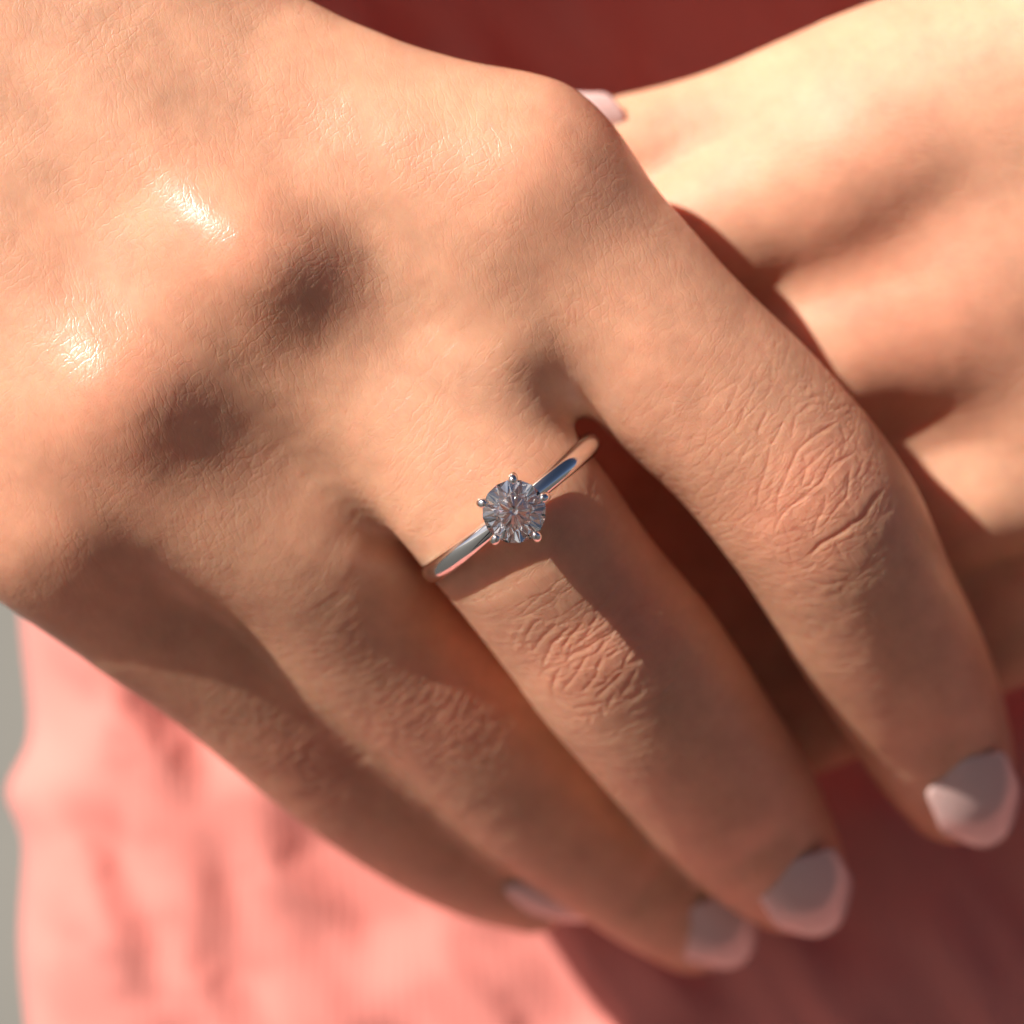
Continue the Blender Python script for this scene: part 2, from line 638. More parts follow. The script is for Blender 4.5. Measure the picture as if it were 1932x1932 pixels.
def finger_coords(p, chains):
    """u along the nearest finger, v round it, which finger, and how much nearer it is than the next"""
    best = np.full(len(p), 1e9)
    second = np.full(len(p), 1e9)
    U = np.zeros(len(p))
    V = np.zeros(len(p))
    ID = np.zeros(len(p), int)
    for f, ch in enumerate(chains):
        L = 0.0
        bf = np.full(len(p), 1e9)
        uf = np.zeros(len(p))
        vf = np.zeros(len(p))
        for a, b in zip(ch[:-1], ch[1:]):
            ab = b[:3] - a[:3]
            ln = np.linalg.norm(ab)
            tc = np.clip(((p - a[:3]) @ ab) / (ln * ln), 0, 1)
            rel = p - a[:3] - tc[:, None] * ab
            d = np.linalg.norm(rel, axis=1) - (a[3] + (b[3] - a[3]) * tc)
            m = d < bf
            bf[m] = d[m]
            tn = ab / ln
            nrm = np.array([0, 0, 1.0]) - tn[2] * tn
            nrm /= np.linalg.norm(nrm)
            sd = np.cross(tn, nrm)
            vf[m] = np.arctan2(rel[m] @ sd, rel[m] @ nrm) * 8.0
            uf[m] = L + tc[m] * ln
            L += ln
        m = bf < best
        second = np.where(m, best, np.minimum(second, bf))
        U, V, ID, best = np.where(m, uf, U), np.where(m, vf, V), np.where(m, f, ID), np.where(m, bf, best)
    return U, V, ID, second - best


def arc_at(ch, pt):
    """arc length of the chain nearest to a point"""
    L, best, res = 0.0, 1e9, 0
    for a, b in zip(ch[:-1], ch[1:]):
        ab = b[:3] - a[:3]
        ln = np.linalg.norm(ab)
        t = np.clip(((pt - a[:3]) @ ab) / ln ** 2, 0, 1)
        d = np.linalg.norm(pt - a[:3] - t * ab)
        if d < best:
            best, res = d, L + t * ln
        L += ln
    return res


def refined(me, boxes):
    """cut the faces finer where deep creases run"""
    import bmesh
    bm = bmesh.new()
    bm.from_mesh(me)
    bm.faces.ensure_lookup_table()
    c = np.empty(len(me.polygons) * 3, np.float32)
    me.polygons.foreach_get('center', c)
    nrm = np.empty(len(me.polygons) * 3, np.float32)
    me.polygons.foreach_get('normal', nrm)
    c, nrm = c.reshape(-1, 3), nrm.reshape(-1, 3)
    kk = (D - c[:, 2]) / D
    px = (c[:, 0] / kk * 22.7 + 966) * 1.06
    py = (966 - c[:, 1] / kk * 22.7) * 1.06
    sel = np.zeros(len(c), bool)
    for b in boxes:
        sel |= (px > b[0]) & (px < b[2]) & (py > b[1]) & (py < b[3]) & (nrm[:, 2] > 0.15)
    edges = set()
    for i in np.nonzero(sel)[0]:
        edges.update(bm.faces[i].edges)
    bmesh.ops.subdivide_edges(bm, edges=list(edges), cuts=2, use_grid_fill=True, smooth=0)
    out = bpy.data.meshes.new(me.name)
    bm.to_mesh(out)
    bm.free()
    bpy.data.meshes.remove(me)
    out.shade_smooth()
    return out


def build_hand(name, fingers, palm, gauss, box, h, levels, pips, mcps, hand_dir, seed, kf=5.0, wrinkle=1.0, creases=(), dull=0.0):
    chs = [chain(f) for f in fingers]
    pch = [(chain(c), k) for c, k in palm]

    def field(p, cull=None):
        pal = np.full(len(p), 30.0)
        for c, k in pch:
            pal = smin(pal, tube(p, c, cull), k)
        d = np.full(len(p), 60.0)
        for c in chs:
            d = smin(d, smin(pal, tube(p, c, cull), kf), 1.2)
        for (gx, gy, gz), amp, sx, ang, sy in gauss:
            c = P(gx, gy, gz)
            ca, sa = math.cos(ang), math.sin(ang)
            x, y = p[:, 0] - c[0], p[:, 1] - c[1]
            a, b = (x * ca + y * sa) / sx, (-x * sa + y * ca) / sy
            zz = (p[:, 2] - c[2]) / 9.0
            d = d + amp * np.exp(-0.5 * (a * a + b * b + zz * zz))
        return d
    lo, hi = np.array(box[0], float), np.array(box[1], float)
    n = np.ceil((hi - lo) / h).astype(int)
    g = np.stack(np.meshgrid(*[lo[i] + h * np.arange(n[i]) for i in range(3)], indexing='ij'), -1).reshape(-1, 3)
    F = field(g, 9.0).reshape(n)
    F[0], F[-1], F[:, 0], F[:, -1], F[:, :, 0], F[:, :, -1] = [np.maximum(x, 0.4) for x in (F[0], F[-1], F[:, 0], F[:, -1], F[:, :, 0], F[:, :, -1])]
    v, q = surface_nets(F, lo, h)
    inner = np.all((v > lo + 1.5 * h) & (v < hi - 2.5 * h), axis=1)
    v[inner] = grad_step(field, v[inner], 2)
    # relax the lattice steps inside the creases where two fingers touch
    sp = finger_coords(v, chs)[3]
    wgt = (1 - smoothstep(0.6, 2.6, sp))[:, None] * inner[:, None] * 0.8
    e = np.vstack([q[:, [0, 1]], q[:, [1, 2]], q[:, [2, 3]], q[:, [3, 0]]])
    for _ in range(9):
        acc = np.zeros_like(v)
        cnt = np.zeros(len(v))
        np.add.at(acc, e[:, 0], v[e[:, 1]])
        np.add.at(cnt, e[:, 0], 1)
        np.add.at(acc, e[:, 1], v[e[:, 0]])
        np.add.at(cnt, e[:, 1], 1)
        v = v + wgt * 0.6 * (acc / cnt[:, None] - v)
    me = subdivided(mesh_np(name, v, q), levels)
    if creases:
        me = refined(me, [c[3] for c in creases])
    v, nn = coords(me), normals(me)

    U, V, ID, sep = finger_coords(v, chs)
    att = smoothstep(0.15, 1.6, sep)
    ca, sa = hand_dir
    pu = v[:, 0] * ca + v[:, 1] * sa
    pv = -v[:, 0] * sa + v[:, 1] * ca
    wf = np.zeros(len(v))
    disp = np.zeros(len(v))
    red = np.zeros(len(v))
    relief = np.full(len(v), 0.8)
    for f, ch in enumerate(chs):
        m = ID == f
        um = arc_at(ch, P(*mcps[f]))
        up = arc_at(ch, P(*pips[f][0]))
        u, vv = U[m], V[m]
        wf[m] = smoothstep(um + 12, um + 23, u)
        # knuckle wrinkles: long cells across the finger, gathered towards its sides
        amp, lu, lv = pips[f][1:4]
        x = (u - up) / lu
        y = vv / lv
        mask = np.exp(-np.abs(x) ** 3 - np.abs(y) ** 4)
        bow = (u - up) / np.sqrt(np.clip(1 - (vv / 13.0) ** 2, 0.12, 1))
        nz1 = fbm(u / 1.6, vv / 1.6, seed + f, 3) - 0.5
        nz2 = fbm(u / 4.0 + 7, vv / 4.0, seed + f + 9, 2) - 0.5
        c1 = voro(bow / 1.0 + nz1 * 0.9 + nz2 * 1.2, vv / 3.0 + nz2 * 0.8 + bow * 0.12, seed + f)
        c2 = voro(bow / 0.62 + nz1 * 0.8, vv / 1.25 + nz1 * 0.8, seed + f + 40)
        puff = smoothstep(0, 0.26, c1)
        puff2 = smoothstep(0, 0.4, c2)
        disp[m] += wrinkle * amp * mask * ((puff - 0.85) * 0.105 + (puff2 - 0.8) * 0.035) + mask * nz2 * 0.15
        # fainter cross lines elsewhere on the finger
        c3 = voro(u / 1.0 + nz1 * 0.7, vv / 3.2 + nz2, seed + f + 60)
        disp[m] += wrinkle * wf[m] * (1 - mask) * (smoothstep(0, 0.3, c3) - 0.85) * (0.008 + 0.02 * np.exp(-(x / 2.2) ** 2))
        red[m] = mask * 0.8
        relief[m] = 0.75 + 0.55 * mask
    # back of the hand: criss-cross lozenges
    k1 = fbm(pu / 6, pv / 6, seed + 70, 3) - 0.5
    c4 = voro(pu / 0.85 + k1 * 1.5, pv / 1.6 + k1 * 1.2 + pu * 0.25, seed + 80)
    disp += wrinkle * (1 - wf) * (smoothstep(0, 0.35, c4) - 0.8) * 0.006
    disp *= att
    disp += 0.16 * (fbm(pu / 5.0, pv / 5.0, seed + 90, 3) - 0.45)
    # the creases one can follow by eye, each its own groove with swollen skin beside it
    kk = (D - v[:, 2]) / D
    px = (v[:, 0] / kk * 22.7 + 966) * 1.06
    py = (966 - v[:, 1] / kk * 22.7) * 1.06
    for ox, oy, sc, bx, lines in creases:
        idx = np.nonzero((px > bx[0] - 30) & (px < bx[2] + 30) & (py > bx[1] - 30) & (py < bx[3] + 30) & (nn[:, 2] > 0.1))[0]
        x = (px[idx] + 5 * (vnoise(px[idx] / 26, py[idx] / 26, 3.0) - 0.5)) / 24.06
        y = (py[idx] + 5 * (vnoise(px[idx] / 26, py[idx] / 26, 8.0) - 0.5)) / 24.06
        grow = np.zeros(len(idx))
        near = np.full(len(idx), 9.0)
        for depth, sig, pts in lines:
            pl = np.array([((ox + a / sc) / 24.06, (oy + b / sc) / 24.06, 0, 0) for a, b in pts])
            pl = spline(pl, 4) if len(pl) > 2 else pl
            seg = np.linalg.norm(np.diff(pl[:, :2], axis=0), axis=1)
            tot = seg.sum()
            dm = np.full(len(idx), 9.0)
            at = np.zeros(len(idx))
            run = 0.0
            for a, b, ln in zip(pl[:-1], pl[1:], seg):
                ax, ay = b[0] - a[0], b[1] - a[1]
                t = np.clip(((x - a[0]) * ax + (y - a[1]) * ay) / (ln * ln + 1e-9), 0, 1)
                dd = np.hypot(x - a[0] - t * ax, y - a[1] - t * ay)
                m = dd < dm
                dm[m] = dd[m]
                at[m] = (run + t[m] * ln) / tot
                run += ln
            taper = np.clip(np.minimum(at, 1 - at) * 5 + 0.15, 0, 1)
            grow = np.minimum(grow, -depth * taper * np.exp(-(dm / sig) ** 2) - 0.35 * depth * taper * np.exp(-(dm / (3.0 * sig)) ** 2))
            near = np.minimum(near, dm / taper)
        disp[idx] += grow + 0.018 * np.exp(-((near - 0.45) / 0.3) ** 2) * (near < 3)
    v = v + nn * disp[:, None]
    for (gx, gy), amt, s in MC_RED[name]:
        c = P(gx, gy, -5)
        red = red + amt * np.exp(-((v[:, 0] - c[0]) ** 2 + (v[:, 1] - c[1]) ** 2) / (2 * s * s))
    red = np.clip(red, 0, 1)[:, None]
    base = np.array([0.635, 0.322, 0.196])
    rosy = np.array([0.625, 0.26, 0.16])
    col = base * (1 - red) + rosy * red
    me.vertices.foreach_set('co', (v * MM).astype(np.float32).ravel())
    z0 = np.zeros_like(U)
    set_attr(me, 'finger_uv', 'FLOAT_VECTOR', np.stack([U + 50 * ID, V, z0], 1))
    set_attr(me, 'back_uv', 'FLOAT_VECTOR', np.stack([pu, pv, z0], 1))
    set_attr(me, 'dull', 'FLOAT', dull - 0.15 * np.clip(red[:, 0] * (1 - wf) * 1.6, 0, 1))
    set_attr(me, 'finger_weight', 'FLOAT', wf)
    set_attr(me, 'relief', 'FLOAT', relief * (0.25 + 0.75 * att))
    set_attr(me, 'tone', 'FLOAT_COLOR', np.hstack([col, np.ones((len(v), 1))]))
    me.update()
    me.shade_smooth()
    o = link("hand", me, SKIN)
    return o, field


MC_RED = {
    'ringed': [((1060, 300), 0.35, 7), ((450, 450), 0.6, 5), ((215, 710), 0.55, 6), ((60, 1000), 0.4, 7), ((1050, 1040), 0.3, 6), ((1300, 760), 0.35, 7)],
    'under': [((1640, 320), 0.4, 8), ((1850, 560), 0.4, 8), ((1780, 640), 0.3, 6)],
}

fA = [(970, 350, -9, 8.0), (1110, 490, -9.6, 8.0), (1245, 650, -10.8, 8.3), (1415, 815, -12.8, 8.15), (1550, 980, -16, 8.1),
      (1632, 1132, -22, 7.6), (1712, 1280, -30, 7.0), (1768, 1400, -37.5, 6.1), (1802, 1482, -43.5, 4.8)]
fB = [(450, 450, -7.5, 8.5), (570, 560, -8.6, 8.2), (700, 690, -10.2, 8.2), (820, 800, -10.6, 8.5), (965, 972, -10.8, 8.4), (1080, 1125, -15.4, 8.1),
      (1187, 1260, -20.2, 8.25), (1282, 1382, -26.5, 7.8), (1375, 1505, -34.5, 7.1), (1440, 1590, -41, 6.1), (1486, 1650, -47, 4.8)]
fC = [(215, 730, -9.5, 8.4), (310, 835, -10.3, 8.2), (420, 930, -12.6, 8.0), (570, 1040, -16.2, 7.9), (700, 1190, -22.5, 7.7), (870, 1345, -29.5, 7.6),
      (1010, 1485, -36.5, 7.0), (1130, 1582, -42.5, 6.3), (1235, 1672, -48, 5.5), (1305, 1738, -53, 4.3)]
fD = [(100, 950, -13.5, 7.8), (235, 1095, -18.2, 7.2), (430, 1240, -24.5, 6.9), (625, 1410, -32.5, 6.5), (780, 1535, -40, 5.9),
      (905, 1618, -46, 5.1), (1000, 1675, -50, 3.8)]
palm_main = [
    ([(60, -420, -12, 11), (300, 0, -11, 9.5), (430, 150, -10.5, 8.8), (560, 220, -10, 8.5), (760, 295, -9.5, 8.2), (970, 350, -9, 8.2)], 6),
    ([(-400, -420, -13, 12), (-100, -100, -10.5, 10.5), (150, 130, -9.5, 9.6), (300, 290, -8.8, 9.2), (450, 450, -8, 8.8)], 6),
    ([(-600, -200, -14, 12), (-250, 150, -12, 10.5), (0, 430, -11, 9.8), (110, 580, -10.4, 9.2), (215, 730, -9.6, 8.8)], 6),
    ([(-480, 20, -12, 9), (-260, 440, -10.5, 7.6), (-100, 730, -11.5, 7.6), (100, 950, -13.5, 7.8)], 6),
    ([(-500, -400, -17, 14), (-150, 0, -17, 12.5), (200, 400, -17.5, 10), (480, 640, -19, 8.5)], 9),
    # the web between the finger roots
    ([(760, 380, -10.5, 8.2), (860, 480, -9.8, 8.3), (950, 600, -10.4, 7.8)], 6),
    ([(360, 560, -11, 8.2), (480, 700, -12.5, 8), (590, 820, -15, 7)], 6),
    ([(130, 800, -14.5, 8), (220, 930, -16.5, 7.8), (330, 1020, -20, 6.5)], 6),
]
gauss_main = [
    ((520, 500, 0), -2.15, 4.0, 0.8, 4.1),      # knuckle of the ringed finger
    ((270, 755, -1), -1.6, 3.9, 0.8, 4.0),
    ((1050, 320, -1), -0.8, 4.5, 0.6, 4.0),
    ((735, 585, -1), 0.35, 5.8, -1.15, 4.4), ((600, 650, -1), 0.25, 3.6, 0.2, 3.2),     # hollows beyond the knuckles
    ((430, 890, -5), 0.3, 5.8, -0.5, 3.8), ((300, 890, -5), 0.3, 3.6, 0.2, 3.2),
    ((470, 300, 0), 1.0, 9.0, -0.75, 3.0),     # valley between the tendons
    
    ((1165, 1240, -12), -0.8, 3.4, -0.9, 4.0), ((1545, 965, -10), -0.5, 3.6, -0.9, 4.2),
    ((1428, 1596, -31), 0.5, 1.3, -0.95, 2.6), ((1748, 1392, -33), 0.4, 1.4, -1.1, 2.6), ((1225, 1672, -38), 0.4, 1.3, -0.75, 2.4),
]
MC_pips = [((1550, 975, -4), 0.25, 5.6, 8.0), ((1180, 1250, -5), 0.3, 5.4, 7.5), ((860, 1345, -18), 0.4, 6.0, 7.5), ((610, 1415, -24), 0.4, 6.0, 7.0)]
mcp_main = [(970, 350, -9), (450, 450, -8), (215, 730, -10), (100, 950, -15)]
d1, d2, d3 = (0.038, 0.11), (0.026, 0.095), (0.013, 0.085)
PIP_INDEX = (1400, 760, 3.22, (1390, 755, 1800, 1180), [
    d1 + ([(915, 255), (840, 300), (760, 345), (690, 390), (640, 440), (600, 530), (560, 620), (520, 710), (490, 800)],),
    d1 + ([(1030, 440), (985, 475), (905, 510), (850, 560), (800, 625), (740, 690), (690, 740), (600, 810), (530, 860), (490, 930), (480, 1000)],),
    (0.085, 0.16, [(1200, 690), (1130, 760), (1090, 830), (1060, 880), (990, 925), (930, 970), (870, 1010), (790, 1055), (740, 1100), (670, 1150)]),
    d1 + ([(965, 570), (965, 650), (940, 740), (900, 800), (860, 850)],),
    d2 + ([(460, 420), (420, 570), (395, 660), (375, 730), (360, 830)],),
    d2 + ([(810, 740), (800, 830), (770, 890), (740, 950), (720, 1010)],),
    d2 + ([(690, 560), (670, 620), (650, 690)],), d2 + ([(800, 450), (720, 540), (690, 580)],), d3 + ([(660, 480), (690, 550)],),
    d2 + ([(910, 290), (930, 400), (900, 480)],), d3 + ([(930, 380), (990, 440)],), d3 + ([(850, 430), (870, 500)],),
    d2 + ([(740, 600), (700, 700)],), d2 + ([(930, 760), (990, 830), (1010, 880)],), d3 + ([(600, 830), (590, 900)],),
    d2 + ([(560, 1060), (600, 1160), (680, 1210), (750, 1170)],), d2 + ([(430, 190), (390, 300), (370, 360)],),
    d3 + ([(290, 170), (250, 290), (230, 350)],), d3 + ([(240, 30), (220, 110), (170, 200)],), d2 + ([(540, 260), (510, 330), (460, 420)],),
    d2 + ([(620, 230), (610, 310), (590, 370)],), d3 + ([(330, 380), (270, 500), (260, 540)],), d2 + ([(560, 640), (500, 780), (490, 880)],),
    d3 + ([(1010, 480), (1040, 560), (1010, 640)],), d3 + ([(860, 620), (880, 690), (930, 740)],), d2 + ([(1000, 920), (975, 970)],),
    d2 + ([(870, 1040), (880, 1080), (940, 1150)],), d3 + ([(640, 160), (750, 110), (880, 140)],), d3 + ([(620, 230), (740, 160), (860, 200)],),
    d3 + ([(740, 1180), (860, 1230), (960, 1240)],), d3 + ([(650, 1280), (800, 1310), (920, 1300)],), d3 + ([(780, 420), (700, 470)],),
    d3 + ([(520, 900), (560, 980), (600, 1060)],), d3 + ([(420, 980), (470, 1080), (500, 1180)],), d3 + ([(860, 200), (960, 160)],)])
PIP_RING = (980, 1140, 3.864, (1035, 1150, 1400, 1470), [
    d1 + ([(1260, 260), (1150, 310), (1050, 390), (960, 470), (880, 520), (800, 570), (720, 610), (640, 660), (570, 720)],),
    d1 + ([(1430, 430), (1300, 530), (1200, 580), (1100, 620), (1040, 720), (1000, 760)],),
    d2 + ([(1030, 60), (930, 180), (850, 280), (800, 330)],), d1 + ([(880, 690), (840, 750), (820, 820), (760, 890), (690, 940)],),
    d1 + ([(760, 640), (700, 760), (640, 850), (560, 930)],), d1 + ([(1040, 780), (980, 840), (930, 890), (860, 960), (800, 1000)],),
    d1 + ([(1140, 760), (1100, 830), (1060, 910), (1000, 980)],), d1 + ([(560, 760), (510, 830), (490, 920), (520, 990), (600, 1060), (640, 1100)],),
    d1 + ([(720, 400), (660, 480), (590, 560), (540, 640)],), d1 + ([(620, 440), (520, 540), (460, 600), (410, 760)],),
    d2 + ([(520, 420), (420, 520), (330, 640)],), d2 + ([(400, 380), (330, 440), (270, 560)],), d2 + ([(790, 440), (740, 520), (660, 590)],),
    d2 + ([(900, 520), (860, 600), (820, 650)],), d2 + ([(1000, 600), (960, 650), (900, 690)],), d2 + ([(640, 1090), (740, 1050), (860, 1040)],),
    d2 + ([(860, 1040), (880, 1130)],), d2 + ([(760, 1140), (780, 1190)],), d1 + ([(1450, 820), (1350, 930), (1200, 1030), (1050, 1110)],),
    d2 + ([(920, 830), (870, 900), (800, 930)],), d2 + ([(440, 600), (420, 700)],), d2 + ([(640, 580), (600, 680)],),
    d2 + ([(1180, 640), (1130, 700), (1060, 740)],), d2 + ([(960, 960), (920, 1030), (900, 1080)],), d3 + ([(250, 420), (200, 520), (170, 640)],),
    d2 + ([(830, 360), (770, 440)],), d2 + ([(1360, 210), (1330, 290), (1250, 330)],), d2 + ([(1180, 880), (1150, 950), (1080, 1010)],)])
a_main = math.atan2(-0.72, 0.69)
hand, field_main = build_hand('ringed', [fA, fB, fC, fD], palm_main, gauss_main, ((-72, -52, -62), (50, 66, 8)), 0.8, 2, MC_pips, mcp_main,
                           (math.cos(a_main), math.sin(a_main)), 1.0, creases=[PIP_INDEX, PIP_RING])
tag(hand, "hand wearing the diamond ring, laid across the other hand with fingers pointing down", "hand")

gI = [(1640, 312, -25, 8.6), (1480, 368, -25.6, 7.0), (1322, 440, -26.8, 6.5), (1150, 530, -33, 6.4), (950, 650, -37, 6.0)]
gM = [(1870, 545, -26.4, 8.4), (1700, 605, -27.6, 7.4), (1540, 672, -29.8, 7.0), (1350, 775, -36, 6.9), (1150, 880, -39, 6.4)]
gR = [(2150, 780, -30, 8.0), (1980, 850, -32, 6.9), (1800, 930, -34.5, 6.5), (1600, 1030, -39, 6.5), (1400, 1135, -41.5, 6.2), (1230, 1220, -43, 5.6)]
gP = [(2150, 1065, -35, 6.8), (1980, 1135, -38, 5.7), (1806, 1212, -41, 5.4), (1650, 1285, -43, 5.3), (1490, 1358, -44.5, 5.0), (1360, 1410, -46, 4.2)]
gT = [(2080, 130, -22.5, 8.4), (1800, 185, -24, 7.2), (1520, 232, -26.5, 6.4), (1300, 285, -29.5, 5.8), (1110, 315, -30, 5.2)]
palm_under = [
    ([(2700, -100, -31, 17), (2350, 110, -31, 16), (2020, 220, -30, 13.5), (1820, 255, -27.5, 11.2), (1640, 312, -25.2, 8.8)], 6),
    ([(2800, 50, -32, 17), (2400, 260, -31.5, 16), (2100, 430, -30.5, 13), (1870, 545, -27.2, 8.7)], 6),
    ([(2850, 300, -31, 15), (2500, 540, -31, 13.5), (2150, 780, -30.2, 8.4)], 6),
    ([(2850, 700, -29, 12), (2450, 900, -32, 9.5), (2150, 1065, -35, 7.2)], 6),
    ([(2700, 150, -32, 14), (2300, 450, -32, 12), (2000, 700, -32, 9)], 9),
    ([(1600, 455, -28.8, 6.6), (1450, 550, -32.5, 6.2), (1250, 650, -39, 6), (1020, 770, -40, 6)], 3),
    ([(1860, 680, -31.5, 6.6), (1660, 790, -35, 6.2), (1450, 920, -40, 6), (1180, 1040, -42, 6)], 3),
    ([(2700, 150, -25, 13), (2100, 330, -24.6, 10), (1860, 405, -26.4, 8.4), (1730, 440, -28, 7.4), (1620, 475, -30, 6.4)], 6),
    ([(2600, -110, -18, 12), (2250, 20, -19, 11), (2000, 130, -21, 9), (1740, 215, -23.5, 8.2), (1620, 250, -25, 7.8), (1500, 310, -28, 6.4)], 6),
    ([(2800, 350, -27, 12), (2300, 560, -28, 9), (2050, 660, -29.5, 7.5)], 6),
    ([(2100, 960, -37, 6), (1850, 1070, -42, 5.4), (1650, 1160, -43, 5.5), (1450, 1260, -45, 5)], 3),
]
gauss_under = [((1620, 310, -16), -0.4, 5, 0.4, 4), ((1840, 550, -16), -0.6, 5, 0.5, 4.5),
               ((1700, 430, -18), 0.5, 6, 0.5, 2.6)]
pip_under = [((1150, 530, -24), 0.3, 6, 7), ((1350, 775, -24), 0.3, 6, 7), ((1600, 1030, -24), 0.5, 6, 7), ((1650, 1285, -28), 0.5, 5, 6), ((1300, 275, -26), 0.6, 5, 6)]
mcp_under = [(1640, 312, -24), (1870, 545, -24), (2150, 780, -25), (2150, 1065, -28), (1900, 140, -28)]
a_un = math.atan2(-0.46, -0.89)
hand2, field_under = build_hand('under', [gI, gM, gR, gP, gT], palm_under, gauss_under, ((-22, -34, -60), (86, 62, -8)), 0.8, 1, pip_under, mcp_under,
                          (math.cos(a_un), math.sin(a_un)), 4.0, wrinkle=0.8, dull=0.24)
tag(hand2, "bare hand lying underneath, its knuckles showing past the ringed hand", "hand")


# ------------------------------------------------------------------ fingernails
def on_skin(field, dx, dy):
    """the point of the skin seen at this place"""
    zs = np.linspace(5, -62, 1341)
    pts = np.array([P(dx, dy, z) for z in zs])
    return pts[np.argmax(field(pts) < 0)]


def nail(parent, field, cut, free, drop, width, roll=0.0, bow=0.5, lift=0.35):
    a = on_skin(field, *cut)
    a[2] += lift
    b = P(free[0], free[1], a[2] - drop)
    t = b - a
    L = np.linalg.norm(t)
    t /= L
    n = np.array([0, 0, 1.0]) - t[2] * t
    n /= np.linalg.norm(n)
    s = np.cross(t, n)
    n, s = n * math.cos(roll) + s * math.sin(roll), s * math.cos(roll) - n * math.sin(roll)
    nu, nv = 25, 29
    pts, tip = [], []
    for layer in (0.0, -0.45):
        for j in range(nv):
            v = j / (nv - 1)
            hw = width / 2
            if v < 0.3:
                hw *= math.sqrt(max(0.0, 1 - ((0.3 - v) / 0.3) ** 2 * 0.80))
            if v > 0.72:
                hw *= math.sqrt(max(0.0, 1 - ((v - 0.72) / 0.28) ** 2 * 0.42))
            for i in range(nu):
                w = -1 + 2 * i / (nu - 1)
                R = width * 0.72
                phi = w * hw / R
                end = (0.24 if v > 0.5 else 0.10) * L * (1 - w * w)
                along = v * L * 0.88 + end * (1 if v > 0.5 else -1) * abs(2 * v - 1) ** 1.6
                pts.append(a + t * along + s * R * math.sin(phi) + n * (R * (math.cos(phi) - 1) + bow * 4 * v * (1 - v) - 0.9 * max(0, v - 0.55) ** 2 * 4 + layer * (1.0 if layer == 0 else 1)))
                tip.append(np.clip((v - 0.74 - 0.08 * (1 - w * w)) / 0.2, 0, 1))
    pts = np.array(pts) * MM
    q = []
    o2 = nu * nv
    for j in range(nv - 1):
        for i in range(nu - 1):
            k = j * nu + i
            q.append((k, k + 1, k + nu + 1, k + nu))
            q.append((o2 + k + nu, o2 + k + nu + 1, o2 + k + 1, o2 + k))
    for j in range(nv - 1):
        for i in (0, nu - 1):
            k = j * nu + i
            q.append((k, k + nu, o2 + k + nu, o2 + k) if i == 0 else (k + nu, k, o2 + k, o2 + k + nu))
    for i in range(nu - 1):
        for j in (0, nv - 1):
            k = j * nu + i
            q.append((k + 1, k, o2 + k, o2 + k + 1) if j == 0 else (k, k + 1, o2 + k + 1, o2 + k))
    me = mesh_np("fingernail", pts, np.array(q))
    set_attr(me, 'tip', 'FLOAT', tip)
    return link("fingernail", me, NAIL, parent)


nail(hand, field_main, (1822, 1450), (1880, 1586), 6.0, 9.4, roll=0.0)
nail(hand, field_main, (1500, 1640), (1566, 1756), 6.0, 9.6, roll=0.0)
nail(hand, field_main, (1318, 1722), (1396, 1818), 5.5, 9.2, roll=0.1)
nail(hand, field_main, (965, 1682), (1098, 1744), 5.0, 7.4, roll=0.85)
nail(hand2, field_under, (1165, 225), (1030, 222), 0.5, 5.0, roll=-0.4)

# ------------------------------------------------------------------ the ring
ring = bpy.data.objects.new("ring", None)
S.collection.objects.link(ring)
g_top = P(970, 965, 2.7)                                   # middle of the stone's girdle
g_n = np.array([0.02, -0.03, 1.0])
g_n /= np.linalg.norm(g_n)
side = np.array([0.775, 0.632, 0.0])
side -= (side @ g_n) * g_n
side /= np.linalg.norm(side)
axis = np.cross(g_n, side)
R_IN = 8.55
centre = g_top - g_n * (R_IN + 1.15 + 2.6)
ring.matrix_world = M @ Matrix.Translation(Vector(centre * MM))
tag(ring, "silver coloured solitaire ring with one round diamond on the long middle finger", "ring")


def local(p):
    return (np.asarray(p) - centre) * MM


def band():
    nu, nv = 220, 22
    pts = []
    for i in range(nu):
        a = 2 * math.pi * i / nu
        top = max(0.0, math.cos(a)) ** 6
        hw = 0.98 - 0.20 * top
        th = 1.2
        e1 = g_n * math.cos(a) + side * math.sin(a)
        for j in range(nv):
            b = 2 * math.pi * j / nv
            x = math.copysign(abs(math.cos(b)) ** 0.85, math.cos(b)) * hw
            y = math.sin(b)
            r = R_IN + 0.25 + (y * (th - 0.25) if y > 0 else y * 0.25)
            pts.append(local(centre + e1 * r + axis * x))
    q = [(i * nv + j, ((i + 1) % nu) * nv + j, ((i + 1) % nu) * nv + (j + 1) % nv, i * nv + (j + 1) % nv) for i in range(nu) for j in range(nv)]
    me = mesh_np("band", np.array(pts), np.array(q))
    return link("band", me, METAL, ring)


def tube_mesh(path, radii, closed=False, nv=14):
    path = np.array(path, float)
    n = len(path)
    pts = []
    ref = np.array([0.31, 0.52, 0.13])
    for i in range(n):
        t = path[(i + 1) % n] - path[i - 1] if closed else path[min(i + 1, n - 1)] - path[max(i - 1, 0)]
        t /= np.linalg.norm(t)
        s = np.cross(t, ref)
        s /= np.linalg.norm(s)
        u = np.cross(s, t)
        for j in range(nv):
            b = 2 * math.pi * j / nv
            pts.append(local(path[i] + radii[i] * (s * math.cos(b) + u * math.sin(b))))
    q = [(i * nv + j, i * nv + (j + 1) % nv, ((i + 1) % n) * nv + (j + 1) % nv, ((i + 1) % n) * nv + j) for i in range(n if closed else n - 1) for j in range(nv)]
    return np.array(pts), np.array(q)


def gem_dir(deg):
    ex = np.array([1.0, 0, 0])
    ex -= (ex @ g_n) * g_n
    ex /= np.linalg.norm(ex)
    ey = np.cross(g_n, ex)
    a = math.radians(deg)
    return ex * math.cos(a) + ey * math.sin(a)


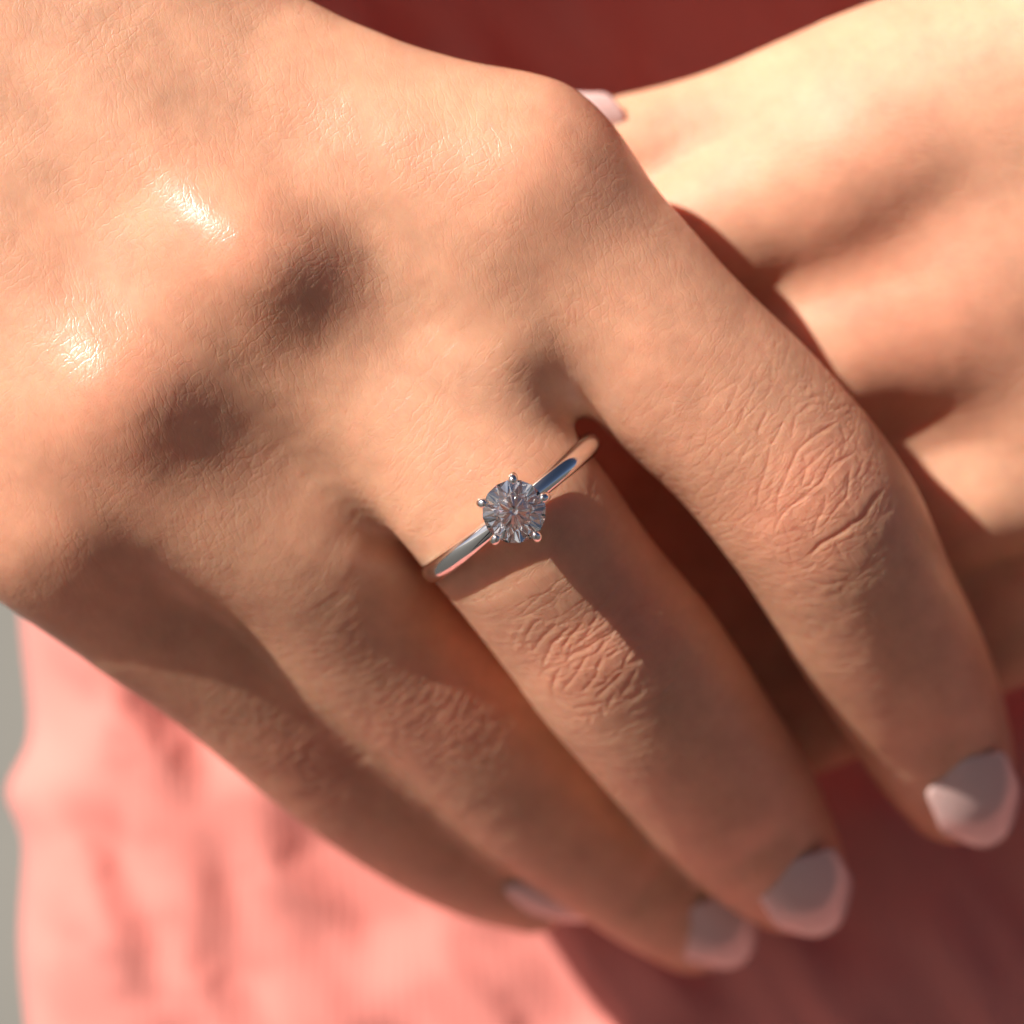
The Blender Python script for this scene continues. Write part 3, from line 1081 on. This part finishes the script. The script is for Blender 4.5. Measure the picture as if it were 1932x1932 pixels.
def prong(deg, lean):
    d = gem_dir(deg)
    tg = np.cross(g_n, d)
    path, rad = [], []
    keys = [(0.75, -2.5, 0.34), (1.30, -1.9, 0.33), (2.05, -0.9, 0.31), (2.72, -0.05, 0.31), (2.88, 0.28, 0.35), (2.86, 0.56, 0.40), (2.72, 0.80, 0.42), (2.54, 0.95, 0.38), (2.38, 1.02, 0.26), (2.27, 1.04, 0.04)]
    for r, hgt, w in spline([(a, b, c, 0) for a, b, c in keys], 4)[:, :3]:
        path.append(g_top + d * r + g_n * hgt + tg * lean * hgt)
        rad.append(max(w, 0.02))
    v, q = tube_mesh(path, rad)
    return link("prong", mesh_np("prong", v, q), METAL, ring)


band()
for deg, ln in ((92, 0.02), (26, -0.03), (-48, 0.02), (-124, -0.02), (164, 0.03)):
    prong(deg, ln)
v, q = tube_mesh([g_top - g_n * 1.25 + gem_dir(a) * 1.75 for a in range(0, 360, 6)], [0.24] * 60, closed=True)
link("gallery_ring", mesh_np("gallery_ring", v, q), METAL, ring)
v, q = tube_mesh([g_top - g_n * (2.75 - 0.05 * i) for i in range(12)], [0.95 - 0.02 * i for i in range(12)])
link("setting_base", mesh_np("setting_base", v, q), METAL, ring)


def diamond():
    R = 2.63
    rt, hc, gt = 0.54 * R, 0.36 * R, 0.045 * R       # table radius, crown height, girdle thickness
    hp = 0.82 * R                                     # pavilion depth
    rc = 0.07 * R                                     # open culet
    V = []

    def add(r, deg, z):
        V.append(r * gem_dir(deg + 11) + g_n * z + g_top)
        return len(V) - 1
    tab = [add(rt, 45 * i, hc + gt) for i in range(8)]
    jit = [0.03 * math.sin(7.3 * i + 1) for i in range(8)]
    mid = [add((0.795 + jit[i]) * R, 45 * i + 22.5 + 90 * jit[i - 3], gt + hc * (0.47 - 1.1 * jit[i])) for i in range(8)]
    gu = [add(R, 22.5 * i, gt) for i in range(16)]
    gl = [add(R, 22.5 * i, -gt) for i in range(16)]
    pm = [add((0.60 + jit[i - 2]) * R, 45 * i + 22.5 + 120 * jit[i - 5], -gt - hp * (0.385 - 0.8 * jit[i - 2])) for i in range(8)]
    cu = [add(rc, 45 * i, -gt - hp * 0.955) for i in range(8)]
    F = [tab]
    for i in range(8):
        j = (i + 1) % 8
        F.append((tab[i], mid[i], tab[j]))                        # star
        F.append((tab[j], mid[i], gu[(2 * i + 2) % 16], mid[j]))  # kite
        F.append((mid[i], gu[2 * i], gu[2 * i + 1]))              # upper girdle
        F.append((mid[i], gu[2 * i + 1], gu[(2 * i + 2) % 16]))
        F.append((gl[2 * i + 1], gl[2 * i], pm[i]))
        F.append((gl[(2 * i + 2) % 16], gl[2 * i + 1], pm[i]))
        F.append((gl[(2 * i + 2) % 16], pm[i], cu[j], pm[j]))     # pavilion main
        F.append((pm[i], cu[i], cu[j]))
    for i in range(16):
        F.append((gu[i], gl[i], gl[(i + 1) % 16], gu[(i + 1) % 16]))
    F.append(cu[::-1])
    me = bpy.data.meshes.new("diamond")
    me.from_pydata([tuple(local(p)) for p in V], [], F)
    me.update()
    import bmesh
    bm = bmesh.new()
    bm.from_mesh(me)
    bmesh.ops.recalc_face_normals(bm, faces=bm.faces)
    bm.to_mesh(me)
    bm.free()
    me.shade_flat()
    return link("diamond", me, DIAMOND, ring)


diamond()
